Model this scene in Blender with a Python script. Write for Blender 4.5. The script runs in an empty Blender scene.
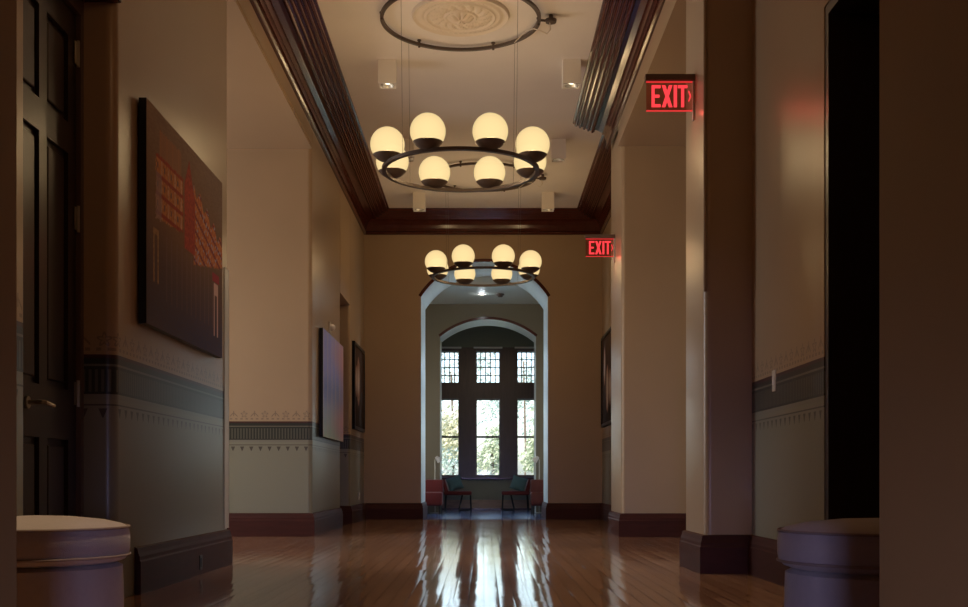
import bpy, bmesh, math, random
from mathutils import Vector, Matrix
random.seed(7)
C = bpy.context.scene
PI = math.pi
H = 0.65                                   # eye height

# ------------------------------------------------------------------ camera, world, lights, exposure
cam = bpy.data.cameras.new('camera'); camo = bpy.data.objects.new('camera', cam)
C.collection.objects.link(camo)
camo.location = (0, 0, H); camo.rotation_euler = (PI/2, 0, 0)
cam.sensor_width = 36; cam.lens = 1130/968*36; cam.shift_y = 176.5/968
cam.clip_start = 0.05; cam.clip_end = 300
C.camera = camo
C.view_settings.view_transform = 'Standard'; C.view_settings.look = 'None'
C.view_settings.exposure = 0.0; C.view_settings.gamma = 1.0
C.view_settings.use_curve_mapping = False

GLOBE_W = 13.0
SPOT_W = 48.0
w = bpy.data.worlds.new('sky'); C.world = w; w.use_nodes = True
nt = w.node_tree; nt.nodes.clear()
wo = nt.nodes.new('ShaderNodeOutputWorld'); bg = nt.nodes.new('ShaderNodeBackground')
sk = nt.nodes.new('ShaderNodeTexSky'); sk.sky_type = 'NISHITA'; sk.sun_disc = False
sk.sun_elevation = math.radians(38); sk.sun_rotation = math.radians(200); sk.air_density = 1.0
sk.dust_density = 2.5
nt.links.new(sk.outputs[0], bg.inputs[0]); bg.inputs[1].default_value = 0.6
nt.links.new(bg.outputs[0], wo.inputs[0])

def lamp(name, kind, loc, energy, color, direction=None, **kw):
    l = bpy.data.lights.new(name, kind); l.energy = energy; l.color = color
    for k, v in kw.items():
        if k == 'portal': l.cycles.is_portal = v
        else: setattr(l, k, v)
    o = bpy.data.objects.new(name, l); C.collection.objects.link(o); o.location = loc
    if direction is not None: o.rotation_euler = Vector(direction).to_track_quat('-Z', 'Y').to_euler()
    return o
# the sun stands behind the building and lights the trees beyond the bay window
lamp('sun', 'SUN', (0, 0, 30), 6.5, (1, .95, .86), (0.25, 0.8, -0.62), angle=math.radians(1))
# daylight entering the bay window, the two side passages and the entrance behind the camera
lamp('bay_daylight', 'AREA', (0.09, 25.25, 2.5), 17, (.66, .83, 1.0), (0, -1, 0.04), shape='RECTANGLE', size=2.5, size_y=2.6)
lamp('passage_daylight', 'AREA', (-6.9, 10.9, 2.3), 142, (.99, .96, .95), (1, 0.12, -0.02), shape='RECTANGLE', size=2.2, size_y=2.8)
lamp('passage_daylight', 'AREA', (6.9, 10.9, 2.3), 25, (1.0, .83, .68), (-1, 0.1, -0.02), shape='RECTANGLE', size=2.2, size_y=2.8)
lamp('entrance_daylight', 'AREA', (0.03, -.78, .62), 6.5, (.40, .46, 1.0), (0, 1, -0.2), shape='RECTANGLE', size=.22, size_y=.4, spread=math.radians(50))

# the lamp of the hall's front bay, overhead above the picture
lamp('hall_lamp', 'POINT', (-.1, 4.6, 3.6), 8, (1, .55, .24), shadow_soft_size=.35)
lamp('hall_downlight', 'SPOT', (-1.0, 4.1, 4.78), 330, (1, .72, .42), (-.12, 0, -1), spot_size=math.radians(38), spot_blend=.9, shadow_soft_size=.04)

for sx in (-1, 1):
    lamp('anteroom_fill', 'AREA', (sx*2.80, 20.95, 1.95), 46, (.58, .79, 1.0), (-sx, -.95, .03), shape='RECTANGLE', size=.9, size_y=2.4, spread=math.radians(84))  # unseen side lamps added to brighten the arch reveals
# lamps of the two nearer downlight rows, overhead above the picture
for x, y in ((-1.0, 9.1), (.95, 9.1), (.95, 6.4)):
    lamp('hall_downlight', 'SPOT', (x, y, 4.78), 150, (1, .74, .45), (0, 0, -1), spot_size=math.radians(48), spot_blend=.9, shadow_soft_size=.04)

# ------------------------------------------------------------------ materials
def new_mat(name):
    m = bpy.data.materials.new(name); m.use_nodes = True
    n = m.node_tree; n.nodes.clear()
    out = n.nodes.new('ShaderNodeOutputMaterial')
    return m, n, out
def pbr(name, col, rough=.5, metal=0, noise=0, nscale=6, bump=0, bscale=30, spec=.5, coat=0, sheen=0):
    m, n, out = new_mat(name)
    b = n.nodes.new('ShaderNodeBsdfPrincipled'); n.links.new(b.outputs[0], out.inputs[0])
    b.inputs['Base Color'].default_value = (*col, 1); b.inputs['Roughness'].default_value = rough
    b.inputs['Metallic'].default_value = metal; b.inputs['Specular IOR Level'].default_value = spec
    b.inputs['Coat Weight'].default_value = coat; b.inputs['Sheen Weight'].default_value = sheen
    if noise or bump:
        g = n.nodes.new('ShaderNodeNewGeometry')
    if noise:
        t = n.nodes.new('ShaderNodeTexNoise'); t.inputs['Scale'].default_value = nscale; t.inputs['Detail'].default_value = 5
        n.links.new(g.outputs['Position'], t.inputs['Vector'])
        mx = n.nodes.new('ShaderNodeMix'); mx.data_type = 'RGBA'
        mx.inputs[6].default_value = (*[c*(1-noise) for c in col], 1); mx.inputs[7].default_value = (*[min(1, c*(1+noise)) for c in col], 1)
        n.links.new(t.outputs['Fac'], mx.inputs[0]); n.links.new(mx.outputs[2], b.inputs['Base Color'])
    if bump:
        t2 = n.nodes.new('ShaderNodeTexNoise'); t2.inputs['Scale'].default_value = bscale; t2.inputs['Detail'].default_value = 4
        n.links.new(g.outputs['Position'], t2.inputs['Vector'])
        bp = n.nodes.new('ShaderNodeBump'); bp.inputs['Strength'].default_value = bump; bp.inputs['Distance'].default_value = .01
        n.links.new(t2.outputs['Fac'], bp.inputs['Height']); n.links.new(bp.outputs[0], b.inputs['Normal'])
    return m
def emit(name, col, strength):
    m, n, out = new_mat(name)
    e = n.nodes.new('ShaderNodeEmission'); e.inputs[0].default_value = (*col, 1); e.inputs[1].default_value = strength
    n.links.new(e.outputs[0], out.inputs[0]); return m

class N:                                    # tiny expression helper for math nodes
    def __init__(s, n): s.n = n
    def m(s, op, *a):
        x = s.n.nodes.new('ShaderNodeMath'); x.operation = op
        for i, v in enumerate(a):
            if isinstance(v, (int, float)): x.inputs[i].default_value = v
            else: s.n.links.new(v, x.inputs[i])
        return x.outputs[0]
    def between(s, v, lo, hi): return s.m('MULTIPLY', s.m('GREATER_THAN', v, lo), s.m('LESS_THAN', v, hi))
    def cell(s, v, size):                   # centred local coordinate in a repeating cell
        return s.m('MULTIPLY', s.m('SUBTRACT', s.m('FRACT', s.m('DIVIDE', v, size)), .5), size)
    def mix(s, f, a, b):
        x = s.n.nodes.new('ShaderNodeMix'); x.data_type = 'RGBA'
        s.n.links.new(f, x.inputs[0])
        for i, v in ((6, a), (7, b)):
            if isinstance(v, tuple): x.inputs[i].default_value = (*v, 1)
            else: s.n.links.new(v, x.inputs[i])
        return x.outputs[2]

TAN = (.43, .305, .19); GREEN = (.26, .25, .185)
def wall_paint(name, dado):
    m, n, out = new_mat(name); e = N(n)
    b = n.nodes.new('ShaderNodeBsdfPrincipled'); n.links.new(b.outputs[0], out.inputs[0])
    b.inputs['Roughness'].default_value = .32; b.inputs['Specular IOR Level'].default_value = .45
    g = n.nodes.new('ShaderNodeNewGeometry')
    ns = n.nodes.new('ShaderNodeTexNoise'); ns.inputs['Scale'].default_value = 1.3; ns.inputs['Detail'].default_value = 4
    n.links.new(g.outputs['Position'], ns.inputs['Vector'])
    col = e.mix(ns.outputs['Fac'], tuple(c*.93 for c in TAN), tuple(c*1.07 for c in TAN))
    if dado:
        sp = n.nodes.new('ShaderNodeSeparateXYZ'); n.links.new(g.outputs['Position'], sp.inputs[0])
        sn = n.nodes.new('ShaderNodeSeparateXYZ'); n.links.new(g.outputs['True Normal'], sn.inputs[0])
        side = e.m('GREATER_THAN', e.m('ABSOLUTE', sn.outputs[0]), .7)
        u = e.m('ADD', e.m('MULTIPLY', sp.outputs[1], side), e.m('MULTIPLY', sp.outputs[0], e.m('SUBTRACT', 1, side)))
        z = sp.outputs[2]
        dark = (.075, .062, .05)
        col = e.mix(e.m('LESS_THAN', z, 1.325), col, GREEN)
        # stencilled stars and sprigs above the band
        c = e.cell(u, .24); ww = e.m('SUBTRACT', z, 1.405)
        r = e.m('SQRT', e.m('ADD', e.m('MULTIPLY', c, c), e.m('MULTIPLY', ww, ww)))
        th = e.m('ARCTAN2', c, ww)
        rad = e.m('MULTIPLY', e.m('ADD', 1, e.m('MULTIPLY', e.m('COSINE', e.m('MULTIPLY', th, 5)), .4)), .025)
        star = e.m('LESS_THAN', e.m('ABSOLUTE', e.m('SUBTRACT', r, rad)), .007)
        c2 = e.cell(e.m('ADD', u, .12), .24); a2 = e.m('ABSOLUTE', c2)
        sprig = e.m('MULTIPLY', e.m('LESS_THAN', e.m('ABSOLUTE', e.m('SUBTRACT', e.m('SUBTRACT', 1.425, e.m('MULTIPLY', a2, 1.0)), z)), .008), e.m('LESS_THAN', a2, .045))
        stem = e.m('MULTIPLY', e.m('LESS_THAN', a2, .006), e.between(z, 1.385, 1.445))
        pat = e.m('MAXIMUM', star, e.m('MAXIMUM', sprig, stem))
        dots = e.m('MULTIPLY', e.m('LESS_THAN', e.m('ABSOLUTE', e.cell(u, .06)), .014), e.between(z, 1.345, 1.362))
        col = e.mix(e.m('MULTIPLY', e.m('MAXIMUM', pat, dots), .55), col, (.13, .10, .085))
        # dark band with flutes
        col = e.mix(e.between(z, 1.10, 1.325), col, (.034, .036, .029))
        col = e.mix(e.between(z, 1.305, 1.325), col, (.07, .025, .022))
        flute = e.m('MULTIPLY', e.m('GREATER_THAN', e.m('FRACT', e.m('DIVIDE', u, .034)), .52), e.between(z, 1.125, 1.245))
        col = e.mix(flute, col, (.115, .112, .085))
        col = e.mix(e.between(z, 1.262, 1.274), col, (.17, .16, .125))
        col = e.mix(e.between(z, 1.085, 1.112), col, (.24, .23, .18))
        # drops below
        c3 = e.m('ABSOLUTE', e.cell(u, .105)); zz = e.m('SUBTRACT', z, .985)
        drop = e.m('MULTIPLY', e.m('LESS_THAN', c3, e.m('ADD', .003, e.m('MULTIPLY', zz, .42))), e.between(z, .985, 1.035))
        line = e.between(z, 1.05, 1.058)
        col = e.mix(e.m('MAXIMUM', drop, line), col, (.085, .075, .06))
    n.links.new(col, b.inputs['Base Color'])
    return m
M = {}
M['wall'] = wall_paint('tan_paint', False)
M['dado'] = wall_paint('stencilled_dado_paint', True)
M['lobby'] = pbr('brown_lobby_paint', (.40, .235, .09), .6, noise=.06, nscale=2)
M['ceiling'] = pbr('ceiling_plaster', (.82, .76, .71), .7, noise=.05, nscale=2)
M['plaster'] = pbr('moulded_plaster', (.76, .66, .54), .55, noise=.05, nscale=9)
def wood(name, col, rough=.28, scale=(1, 1, 1), coat=.3, spec=.5):
    m, n, out = new_mat(name); e = N(n)
    b = n.nodes.new('ShaderNodeBsdfPrincipled'); n.links.new(b.outputs[0], out.inputs[0])
    tc = n.nodes.new('ShaderNodeNewGeometry'); mp = n.nodes.new('ShaderNodeMapping'); mp.inputs['Scale'].default_value = scale
    n.links.new(tc.outputs['Position'], mp.inputs[0])
    t = n.nodes.new('ShaderNodeTexNoise'); t.inputs['Scale'].default_value = 7; t.inputs['Detail'].default_value = 6; t.inputs['Distortion'].default_value = .6
    n.links.new(mp.outputs[0], t.inputs['Vector'])
    n.links.new(e.mix(t.outputs['Fac'], tuple(c*.62 for c in col), tuple(min(1, c*1.4) for c in col)), b.inputs['Base Color'])
    b.inputs['Specular IOR Level'].default_value = spec; b.inputs['Roughness'].default_value = rough; b.inputs['Coat Weight'].default_value = coat; b.inputs['Coat Roughness'].default_value = .2
    return m
M['mahogany'] = wood('dark_mahogany', (.075, .0145, .008), .16, (1, .3, 1), 0, .5)
M['base'] = wood('baseboard_wood', (.060, .015, .010), .55, (.4, .4, 3), 0, .25)
M['door'] = wood('dark_door_wood', (.028, .017, .013), .35, (3, 3, .3), .15)
M['bronze'] = pbr('dark_bronze', (.10, .07, .055), .42, .3)
M['steel'] = pbr('brushed_steel', (.5, .46, .4), .35, .9)
M['white'] = pbr('white_enamel', (.85, .8, .75), .4)
M['plastic'] = pbr('ivory_plastic', (.65, .6, .53), .45)
M['black'] = pbr('black_metal', (.012, .012, .013), .4, .3)
M['guard'] = pbr('corner_guard_metal', (.62, .58, .5), .4, 0)
M['pale'] = pbr('pale_painted_reveal', (.55, .57, .52), .45)
M['reveal'] = pbr('arch_reveal_baked_daylight', (.74, .75, .70), .4)  # window light on the arch reveals, put into a paler colour
M['blue_floor'] = pbr('blue_grey_polished_floor', (.10, .16, .33), .16, noise=.15, nscale=5)
M['sign_brown'] = pbr('brown_sign_housing', (.17, .11, .08), .5)
M['anteroom'] = pbr('dark_olive_tan_paint', (.21, .175, .115), .5, noise=.05, nscale=2)
M['olive'] = pbr('olive_wall_paint', (.22, .23, .165), .5, noise=.06)
M['sage'] = pbr('sage_panel_paint', (.34, .36, .30), .5, noise=.06)
M['bay_wood'] = wood('bay_window_wood', (.11, .07, .055), .35, (3, 3, .4), .2)
M['oak'] = wood('oak_baseboard', (.50, .34, .23), .4, (.4, 1, 3), .1)
M['red'] = pbr('red_upholstery', (.17, .014, .013), .75, noise=.15, nscale=20, sheen=.3)
M['red_wood'] = pbr('red_leather', (.115, .02, .012), .5, noise=.2, nscale=10)
M['teal'] = pbr('teal_cushion_fabric', (.13, .25, .28), .85, noise=.15, nscale=30, sheen=.3)
M['ottoman'] = pbr('oatmeal_upholstery', (.43, .37, .36), .8, noise=.08, nscale=40, bump=.12, bscale=250, sheen=.2)
M['piping'] = pbr('ottoman_piping', (.30, .23, .2), .75)
M['feet'] = pbr('dark_feet', (.02, .015, .012), .4)
M['bark'] = pbr('tree_bark', (.12, .09, .07), .9, noise=.3, bump=.5)
M['grass'] = pbr('lawn_grass', (.10, .16, .05), .9, noise=.4, nscale=3)
def leaf_mat(name, a, b_):
    m, n, out = new_mat(name); e = N(n)
    g = n.nodes.new('ShaderNodeNewGeometry')
    col = e.mix(g.outputs['Random Per Island'], a, b_)
    d = n.nodes.new('ShaderNodeBsdfDiffuse'); t = n.nodes.new('ShaderNodeBsdfTranslucent'); mx = n.nodes.new('ShaderNodeMixShader')
    n.links.new(col, d.inputs[0]); n.links.new(col, t.inputs[0]); mx.inputs[0].default_value = .45
    n.links.new(d.outputs[0], mx.inputs[1]); n.links.new(t.outputs[0], mx.inputs[2]); n.links.new(mx.outputs[0], out.inputs[0])
    return m
M['leaf_a'] = leaf_mat('pale_green_leaves', (.36, .43, .28), (.78, .80, .66))
M['leaf_b'] = leaf_mat('yellow_green_leaves', (.46, .47, .30), (.82, .78, .64))
M['leaf_c'] = leaf_mat('grey_green_leaves', (.36, .45, .40), (.74, .80, .76))
def glass(name, tint, refl):
    m, n, out = new_mat(name)
    t = n.nodes.new('ShaderNodeBsdfTransparent'); t.inputs[0].default_value = (*tint, 1)
    g = n.nodes.new('ShaderNodeBsdfGlossy'); g.inputs['Roughness'].default_value = .05
    mx = n.nodes.new('ShaderNodeMixShader'); mx.inputs[0].default_value = refl
    n.links.new(t.outputs[0], mx.inputs[1]); n.links.new(g.outputs[0], mx.inputs[2]); n.links.new(mx.outputs[0], out.inputs[0])
    return m
M['glass'] = glass('window_glass', (.96, .98, 1), .06)
M['acrylic'] = glass('clear_red_acrylic', (.95, .62, .58), .05)
M['exit'] = emit('lit_red_letters', (1, .05, .06), 1.25)
M['exit_edge'] = emit('lit_red_edge', (1, .05, .05), .8)
M['bulb'] = emit('downlight_lamp', (1, .86, .62), 9)
def globe_mat():                            # opal glass: lets the bulb's light through and glows
    m, n, out = new_mat('opal_glass')
    e = n.nodes.new('ShaderNodeEmission'); e.inputs[0].default_value = (1.0, .735, .345, 1); e.inputs[1].default_value = 1.02
    lw = n.nodes.new('ShaderNodeLayerWeight'); lw.inputs[0].default_value = .35
    mr = n.nodes.new('ShaderNodeMapRange'); mr.inputs[3].default_value = 1.16; mr.inputs[4].default_value = .78
    n.links.new(lw.outputs['Facing'], mr.inputs[0]); n.links.new(mr.outputs[0], e.inputs[1])
    t = n.nodes.new('ShaderNodeBsdfTransparent')
    mx = n.nodes.new('ShaderNodeMixShader'); mx.inputs[0].default_value = .25
    n.links.new(e.outputs[0], mx.inputs[1]); n.links.new(t.outputs[0], mx.inputs[2]); n.links.new(mx.outputs[0], out.inputs[0])
    return m
M['globe'] = globe_mat()
def floor_mat():
    m, n, out = new_mat('varnished_oak_strip_floor'); e = N(n)
    b = n.nodes.new('ShaderNodeBsdfPrincipled'); n.links.new(b.outputs[0], out.inputs[0])
    g = n.nodes.new('ShaderNodeNewGeometry'); sp = n.nodes.new('ShaderNodeSeparateXYZ'); n.links.new(g.outputs['Position'], sp.inputs[0])
    x, y = sp.outputs[0], sp.outputs[1]
    W, L = .083, 1.5
    row = e.m('FLOOR', e.m('DIVIDE', x, W))
    off = e.m('FRACT', e.m('MULTIPLY', e.m('SINE', e.m('MULTIPLY', row, 12.9898)), 437.58))
    yy = e.m('ADD', e.m('DIVIDE', y, L), off)
    cid = e.m('ADD', e.m('MULTIPLY', row, 7.31), e.m('MULTIPLY', e.m('FLOOR', yy), 3.77))
    rnd = e.m('FRACT', e.m('MULTIPLY', e.m('SINE', e.m('MULTIPLY', cid, 78.233)), 951.13))
    fx = e.m('ABSOLUTE', e.m('SUBTRACT', e.m('FRACT', e.m('DIVIDE', x, W)), .5))
    fy = e.m('ABSOLUTE', e.m('SUBTRACT', e.m('FRACT', yy), .5))
    gap = e.m('MAXIMUM', e.m('GREATER_THAN', fx, .462), e.m('GREATER_THAN', fy, .498))
    mp = n.nodes.new('ShaderNodeMapping'); mp.inputs['Scale'].default_value = (14, .8, 1); n.links.new(g.outputs['Position'], mp.inputs[0])
    t = n.nodes.new('ShaderNodeTexNoise'); t.inputs['Scale'].default_value = 3; t.inputs['Detail'].default_value = 6; n.links.new(mp.outputs[0], t.inputs['Vector'])
    col = e.mix(rnd, (.36, .19, .108), (.55, .305, .178))
    col = e.mix(e.m('MULTIPLY', t.outputs['Fac'], .55), col, (.25, .125, .07))
    col = e.mix(gap, col, (.025, .012, .008))
    n.links.new(col, b.inputs['Base Color'])
    mp2 = n.nodes.new('ShaderNodeMapping'); mp2.inputs['Scale'].default_value = (2.0, .5, 1); n.links.new(g.outputs['Position'], mp2.inputs[0])
    t2 = n.nodes.new('ShaderNodeTexNoise'); t2.inputs['Scale'].default_value = 2.5; t2.inputs['Detail'].default_value = 4; n.links.new(mp2.outputs[0], t2.inputs['Vector'])
    rr = e.m('ADD', .05, e.m('MULTIPLY', t2.outputs['Fac'], .09))
    n.links.new(rr, b.inputs['Roughness'])
    # slight cupping and tilt of each strip
    cup = e.m('MULTIPLY', e.m('MULTIPLY', fx, fx), -.5)
    tilt = e.m('MULTIPLY', e.m('SUBTRACT', e.m('FRACT', e.m('DIVIDE', x, W)), .5), e.m('MULTIPLY', e.m('SUBTRACT', rnd, .5), .8))
    hgt = e.m('ADD', e.m('ADD', cup, tilt), e.m('ADD', e.m('MULTIPLY', t2.outputs['Fac'], .6), e.m('MULTIPLY', gap, -.5)))
    bp = n.nodes.new('ShaderNodeBump'); bp.inputs['Strength'].default_value = 1.0; bp.inputs['Distance'].default_value = .0034
    n.links.new(hgt, bp.inputs['Height']); n.links.new(bp.outputs[0], b.inputs['Normal'])
    b.inputs['Specular IOR Level'].default_value = .5
    return m
M['floor'] = floor_mat()
def art_mat():
    m, n, out = new_mat('painted_canvas')
    b = n.nodes.new('ShaderNodeBsdfPrincipled'); n.links.new(b.outputs[0], out.inputs[0])
    a = n.nodes.new('ShaderNodeVertexColor'); a.layer_name = 'paint'
    n.links.new(a.outputs[0], b.inputs['Base Color']); b.inputs['Roughness'].default_value = .75; b.inputs['Specular IOR Level'].default_value = .08
    return m
M['art'] = art_mat()

# ------------------------------------------------------------------ mesh helpers
def link(name, me, parent=None):
    o = bpy.data.objects.new(name, me); C.collection.objects.link(o)
    if parent is not None: o.parent = parent
    return o
def obj(name, bm, m, parent=None, smooth=False, loc=None):
    bmesh.ops.recalc_face_normals(bm, faces=bm.faces)
    me = bpy.data.meshes.new(name); bm.to_mesh(me); bm.free()
    me.materials.append(M[m] if isinstance(m, str) else m)
    if smooth:
        for p in me.polygons: p.use_smooth = True
        try: me.set_sharp_from_angle(angle=math.radians(40))
        except Exception: pass
    o = link(name, me, parent)
    if loc: o.location = loc
    return o
def tag(o, label=None, cat=None, group=None, kind=None):
    if label: o['label'] = label
    if cat: o['category'] = cat
    if group: o['group'] = group
    if kind: o['kind'] = kind
    return o
def struct(o, label=None): o['kind'] = 'structure'; (label and o.__setitem__('label', label)); return o
def thing(name, label, cat, loc=(0, 0, 0), rz=0, group=None):
    o = bpy.data.objects.new(name, None); C.collection.objects.link(o); o.empty_display_size = .1
    o.location = loc; o.rotation_euler = (0, 0, rz)
    return tag(o, label, cat, group)
def BM(): return bmesh.new()
def box(bm, x0, x1, y0, y1, z0, z1, bev=0):
    vs = [bm.verts.new((x, y, z)) for x in (x0, x1) for y in (y0, y1) for z in (z0, z1)]
    fs = [(0, 1, 3, 2), (4, 6, 7, 5), (0, 4, 5, 1), (2, 3, 7, 6), (0, 2, 6, 4), (1, 5, 7, 3)]
    faces = [bm.faces.new([vs[i] for i in f]) for f in fs]
    if bev:
        es = list({e for f in faces for e in f.edges})
        bmesh.ops.bevel(bm, geom=es, offset=bev, segments=3, profile=.5, affect='EDGES')
    return bm
def B(*a, bev=0): return box(BM(), *a, bev=bev)
def prism(bm, poly, z0, z1, axis='z'):
    def P(a, b, c): return (a, b, c) if axis == 'z' else ((a, c, b) if axis == 'y' else (c, a, b))
    lo = [bm.verts.new(P(p[0], p[1], z0)) for p in poly]; hi = [bm.verts.new(P(p[0], p[1], z1)) for p in poly]
    k = len(poly)
    bm.faces.new(lo[::-1]); bm.faces.new(hi)
    for i in range(k): bm.faces.new((lo[i], lo[(i+1) % k], hi[(i+1) % k], hi[i]))
    return bm
def rounded(poly, radii):                   # round chosen corners of a polygon
    out = []; k = len(poly)
    for i, p in enumerate(poly):
        r = radii.get(i, 0); p = Vector(p)
        if not r: out.append(tuple(p)); continue
        a = (Vector(poly[i-1]) - p).normalized(); b = (Vector(poly[(i+1) % k]) - p).normalized()
        c = p + (a+b)*r; s = p + a*r - c; e_ = p + b*r - c
        for t in range(9):
            f = t/8; v = (s*math.cos(f*PI/2) + e_*math.sin(f*PI/2)); out.append(tuple(c+v))
    return out
def wall(name, poly, z0, z1, m, radii=None, label=None):
    o = obj(name, prism(BM(), rounded(poly, radii or {}), z0, z1), m, smooth=bool(radii)); return struct(o, label)
def rect(x0, x1, y0, y1): return [(x0, y0), (x1, y0), (x1, y1), (x0, y1)]
def tube(bm, pts, r, seg=8, closed=False):
    pts = [Vector(p) for p in pts]; k = len(pts); rings = []
    for i, p in enumerate(pts):
        a = pts[(i-1) % k] if (closed or i) else p; b = pts[(i+1) % k] if (closed or i < k-1) else p
        d = (b-a).normalized(); up = Vector((0, 0, 1)) if abs(d.z) < .95 else Vector((1, 0, 0))
        s = d.cross(up).normalized(); t = s.cross(d)
        rings.append([bm.verts.new(p + (s*math.cos(2*PI*j/seg) + t*math.sin(2*PI*j/seg))*r) for j in range(seg)])
    for i in range(k if closed else k-1):
        A, Bq = rings[i], rings[(i+1) % k]
        for j in range(seg): bm.faces.new((A[j], A[(j+1) % seg], Bq[(j+1) % seg], Bq[j]))
    if not closed: bm.faces.new(rings[0][::-1]); bm.faces.new(rings[-1])
    return bm
def lathe(bm, prof, seg=48, c=(0, 0, 0)):   # prof: (r, z) list
    rings = []
    for r, z in prof:
        if r < 1e-5: rings.append([bm.verts.new((c[0], c[1], c[2]+z))])
        else: rings.append([bm.verts.new((c[0]+r*math.cos(2*PI*j/seg), c[1]+r*math.sin(2*PI*j/seg), c[2]+z)) for j in range(seg)])
    for A, Bq in zip(rings, rings[1:]):
        for j in range(seg):
            q = (j+1) % seg
            if len(A) == 1 and len(Bq) == 1: continue
            if len(A) == 1: bm.faces.new((A[0], Bq[q], Bq[j]))
            elif len(Bq) == 1: bm.faces.new((A[j], A[q], Bq[0]))
            else: bm.faces.new((A[j], A[q], Bq[q], Bq[j]))
    return bm
def circle(R, z, seg=64, cx=0, cy=0): return [(cx+R*math.cos(2*PI*i/seg), cy+R*math.sin(2*PI*i/seg), z) for i in range(seg)]
def sweep(bm, path, prof):                  # room lies to the left of the path; prof: (offset, z)
    path = [Vector(p) for p in path]; nrm = []
    for a, b in zip(path, path[1:]):
        d = (b-a).normalized(); nrm.append(Vector((-d.y, d.x)))
    rings = []
    for i, p in enumerate(path):
        if i == 0: m_ = nrm[0]
        elif i == len(path)-1: m_ = nrm[-1]
        else:
            n1, n2 = nrm[i-1], nrm[i]; m_ = (n1+n2)/(1+n1.dot(n2))
        rings.append([bm.verts.new((p.x+m_.x*d, p.y+m_.y*d, z)) for d, z in prof])
    k = len(prof)
    for A, Bq in zip(rings, rings[1:]):
        for j in range(k): bm.faces.new((A[j], A[(j+1) % k], Bq[(j+1) % k], Bq[j]))
    bm.faces.new(rings[0][::-1]); bm.faces.new(rings[-1])
    return bm

# ------------------------------------------------------------------ the shell
XL, XR, XF, XN, XP = -1.98, 1.53, 1.95, 1.86, 1.57     # left wall, right piers, right far wall, right near wall
CZ = 5.03                                    # corridor ceiling
SZ = 4.46                                    # side passage ceiling
DZ = 3.235                                   # head of the door recesses
struct(obj('floor', B(-8, 8, -2.6, 24.9, -.15, 0), 'floor'))
struct(obj('floor_anteroom', B(-2.8, 2.8, 18.75, 24.79, -.01, .004), 'blue_floor'))
struct(obj('ceiling', B(-8, 8, -2.6, 20.05, CZ, CZ+.2), 'ceiling'))
# entrance lobby round the camera
wall('wall_entrance_left', rect(-2.6, -.91, -1.0, 2.2), 0, CZ, 'lobby')
wall('wall_entrance_right', rect(.77, 2.6, -1.0, 2.2), 0, CZ, 'lobby')
bm = BM(); box(bm, -.91, -.12, -1.0, -.7, 0, CZ); box(bm, .18, .77, -1.0, -.7, 0, CZ)
box(bm, -.12, .18, -1.0, -.7, 0, .3); box(bm, -.12, .18, -1.0, -.7, 1.2, CZ)
struct(obj('wall_rear', bm, 'wall'))
# left side
wall('wall_left', rect(-2.6, XL, 2.2, 4.87), 0, CZ, 'dado', {2: .02})
wall('wall_left', rect(-2.6, XL, 4.87, 6.07), DZ, CZ, 'dado')
wall('wall_left', rect(-2.6, -2.24, 4.87, 6.07), 0, DZ, 'dado')
wall('wall_left', rect(-2.6, XL, 6.07, 8.74), 0, CZ, 'dado', {1: .06, 2: .05})
wall('wall_passage_left', rect(-8, -2.6, 8.4, 8.74), 0, CZ, 'dado')
wall('wall_passage_left', rect(-8, XL, 13.0, 15.55), 0, CZ, 'dado', {1: .05, 2: .03})
wall('wall_left', rect(-2.8, XL, 15.55, 16.7), DZ, CZ, 'dado')
wall('wall_left', rect(-2.8, -2.45, 15.55, 16.7), 0, DZ, 'dado')
wall('wall_left', rect(-2.8, XL, 16.7, 18.65), 0, CZ, 'dado', {1: .04})
struct(obj('ceiling_passage_left', B(-8, XL-.3, 8.74, 13.0, SZ, CZ), 'wall')); 
# right side
wall('wall_right', rect(XN, 2.6, 2.2, 5.0), 0, CZ, 'dado')
wall('wall_right', rect(XN, 2.6, 5.0, 6.18), DZ, CZ, 'dado')
wall('wall_right', rect(2.36, 2.6, 5.0, 6.18), 0, DZ, 'dado')
wall('wall_right', rect(XN, 2.6, 6.18, 7.85), 0, CZ, 'dado')
wall('wall_pier_right', rect(XR, 8, 7.85, 8.6), 0, CZ, 'wall', {0: .05, 3: .05})
wall('wall_pier_right', rect(XP, 8, 12.9, 14.0), 0, CZ, 'wall', {0: .05, 3: .05})
wall('wall_right', rect(XF, 2.6, 14.0, 18.65), 0, CZ, 'dado')
struct(obj('ceiling_passage_right', B(XR+.3, 8, 8.6, 12.9, SZ, CZ), 'wall'))
struct(obj('wall_header_right', B(XR, XR+.3, 8.6, 12.9, SZ, CZ), 'wall'))
struct(obj('wall_header_left', B(XL-.3, XL, 8.74, 13.0, SZ-.0, CZ), 'wall'))
# passage ends, each with a window opening
for sx, nm in ((-1, 'wall_passage_end_left'), (1, 'wall_passage_end_right')):
    bm = BM(); a, b = sorted((sx*6.5, sx*6.75))
    box(bm, a, b, 8.6, 9.7, 0, CZ); box(bm, a, b, 12.1, 13.0, 0, CZ); box(bm, a, b, 9.7, 12.1, 0, .8); box(bm, a, b, 9.7, 12.1, 3.8, CZ)
    struct(obj(nm, bm, 'wall'))
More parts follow.
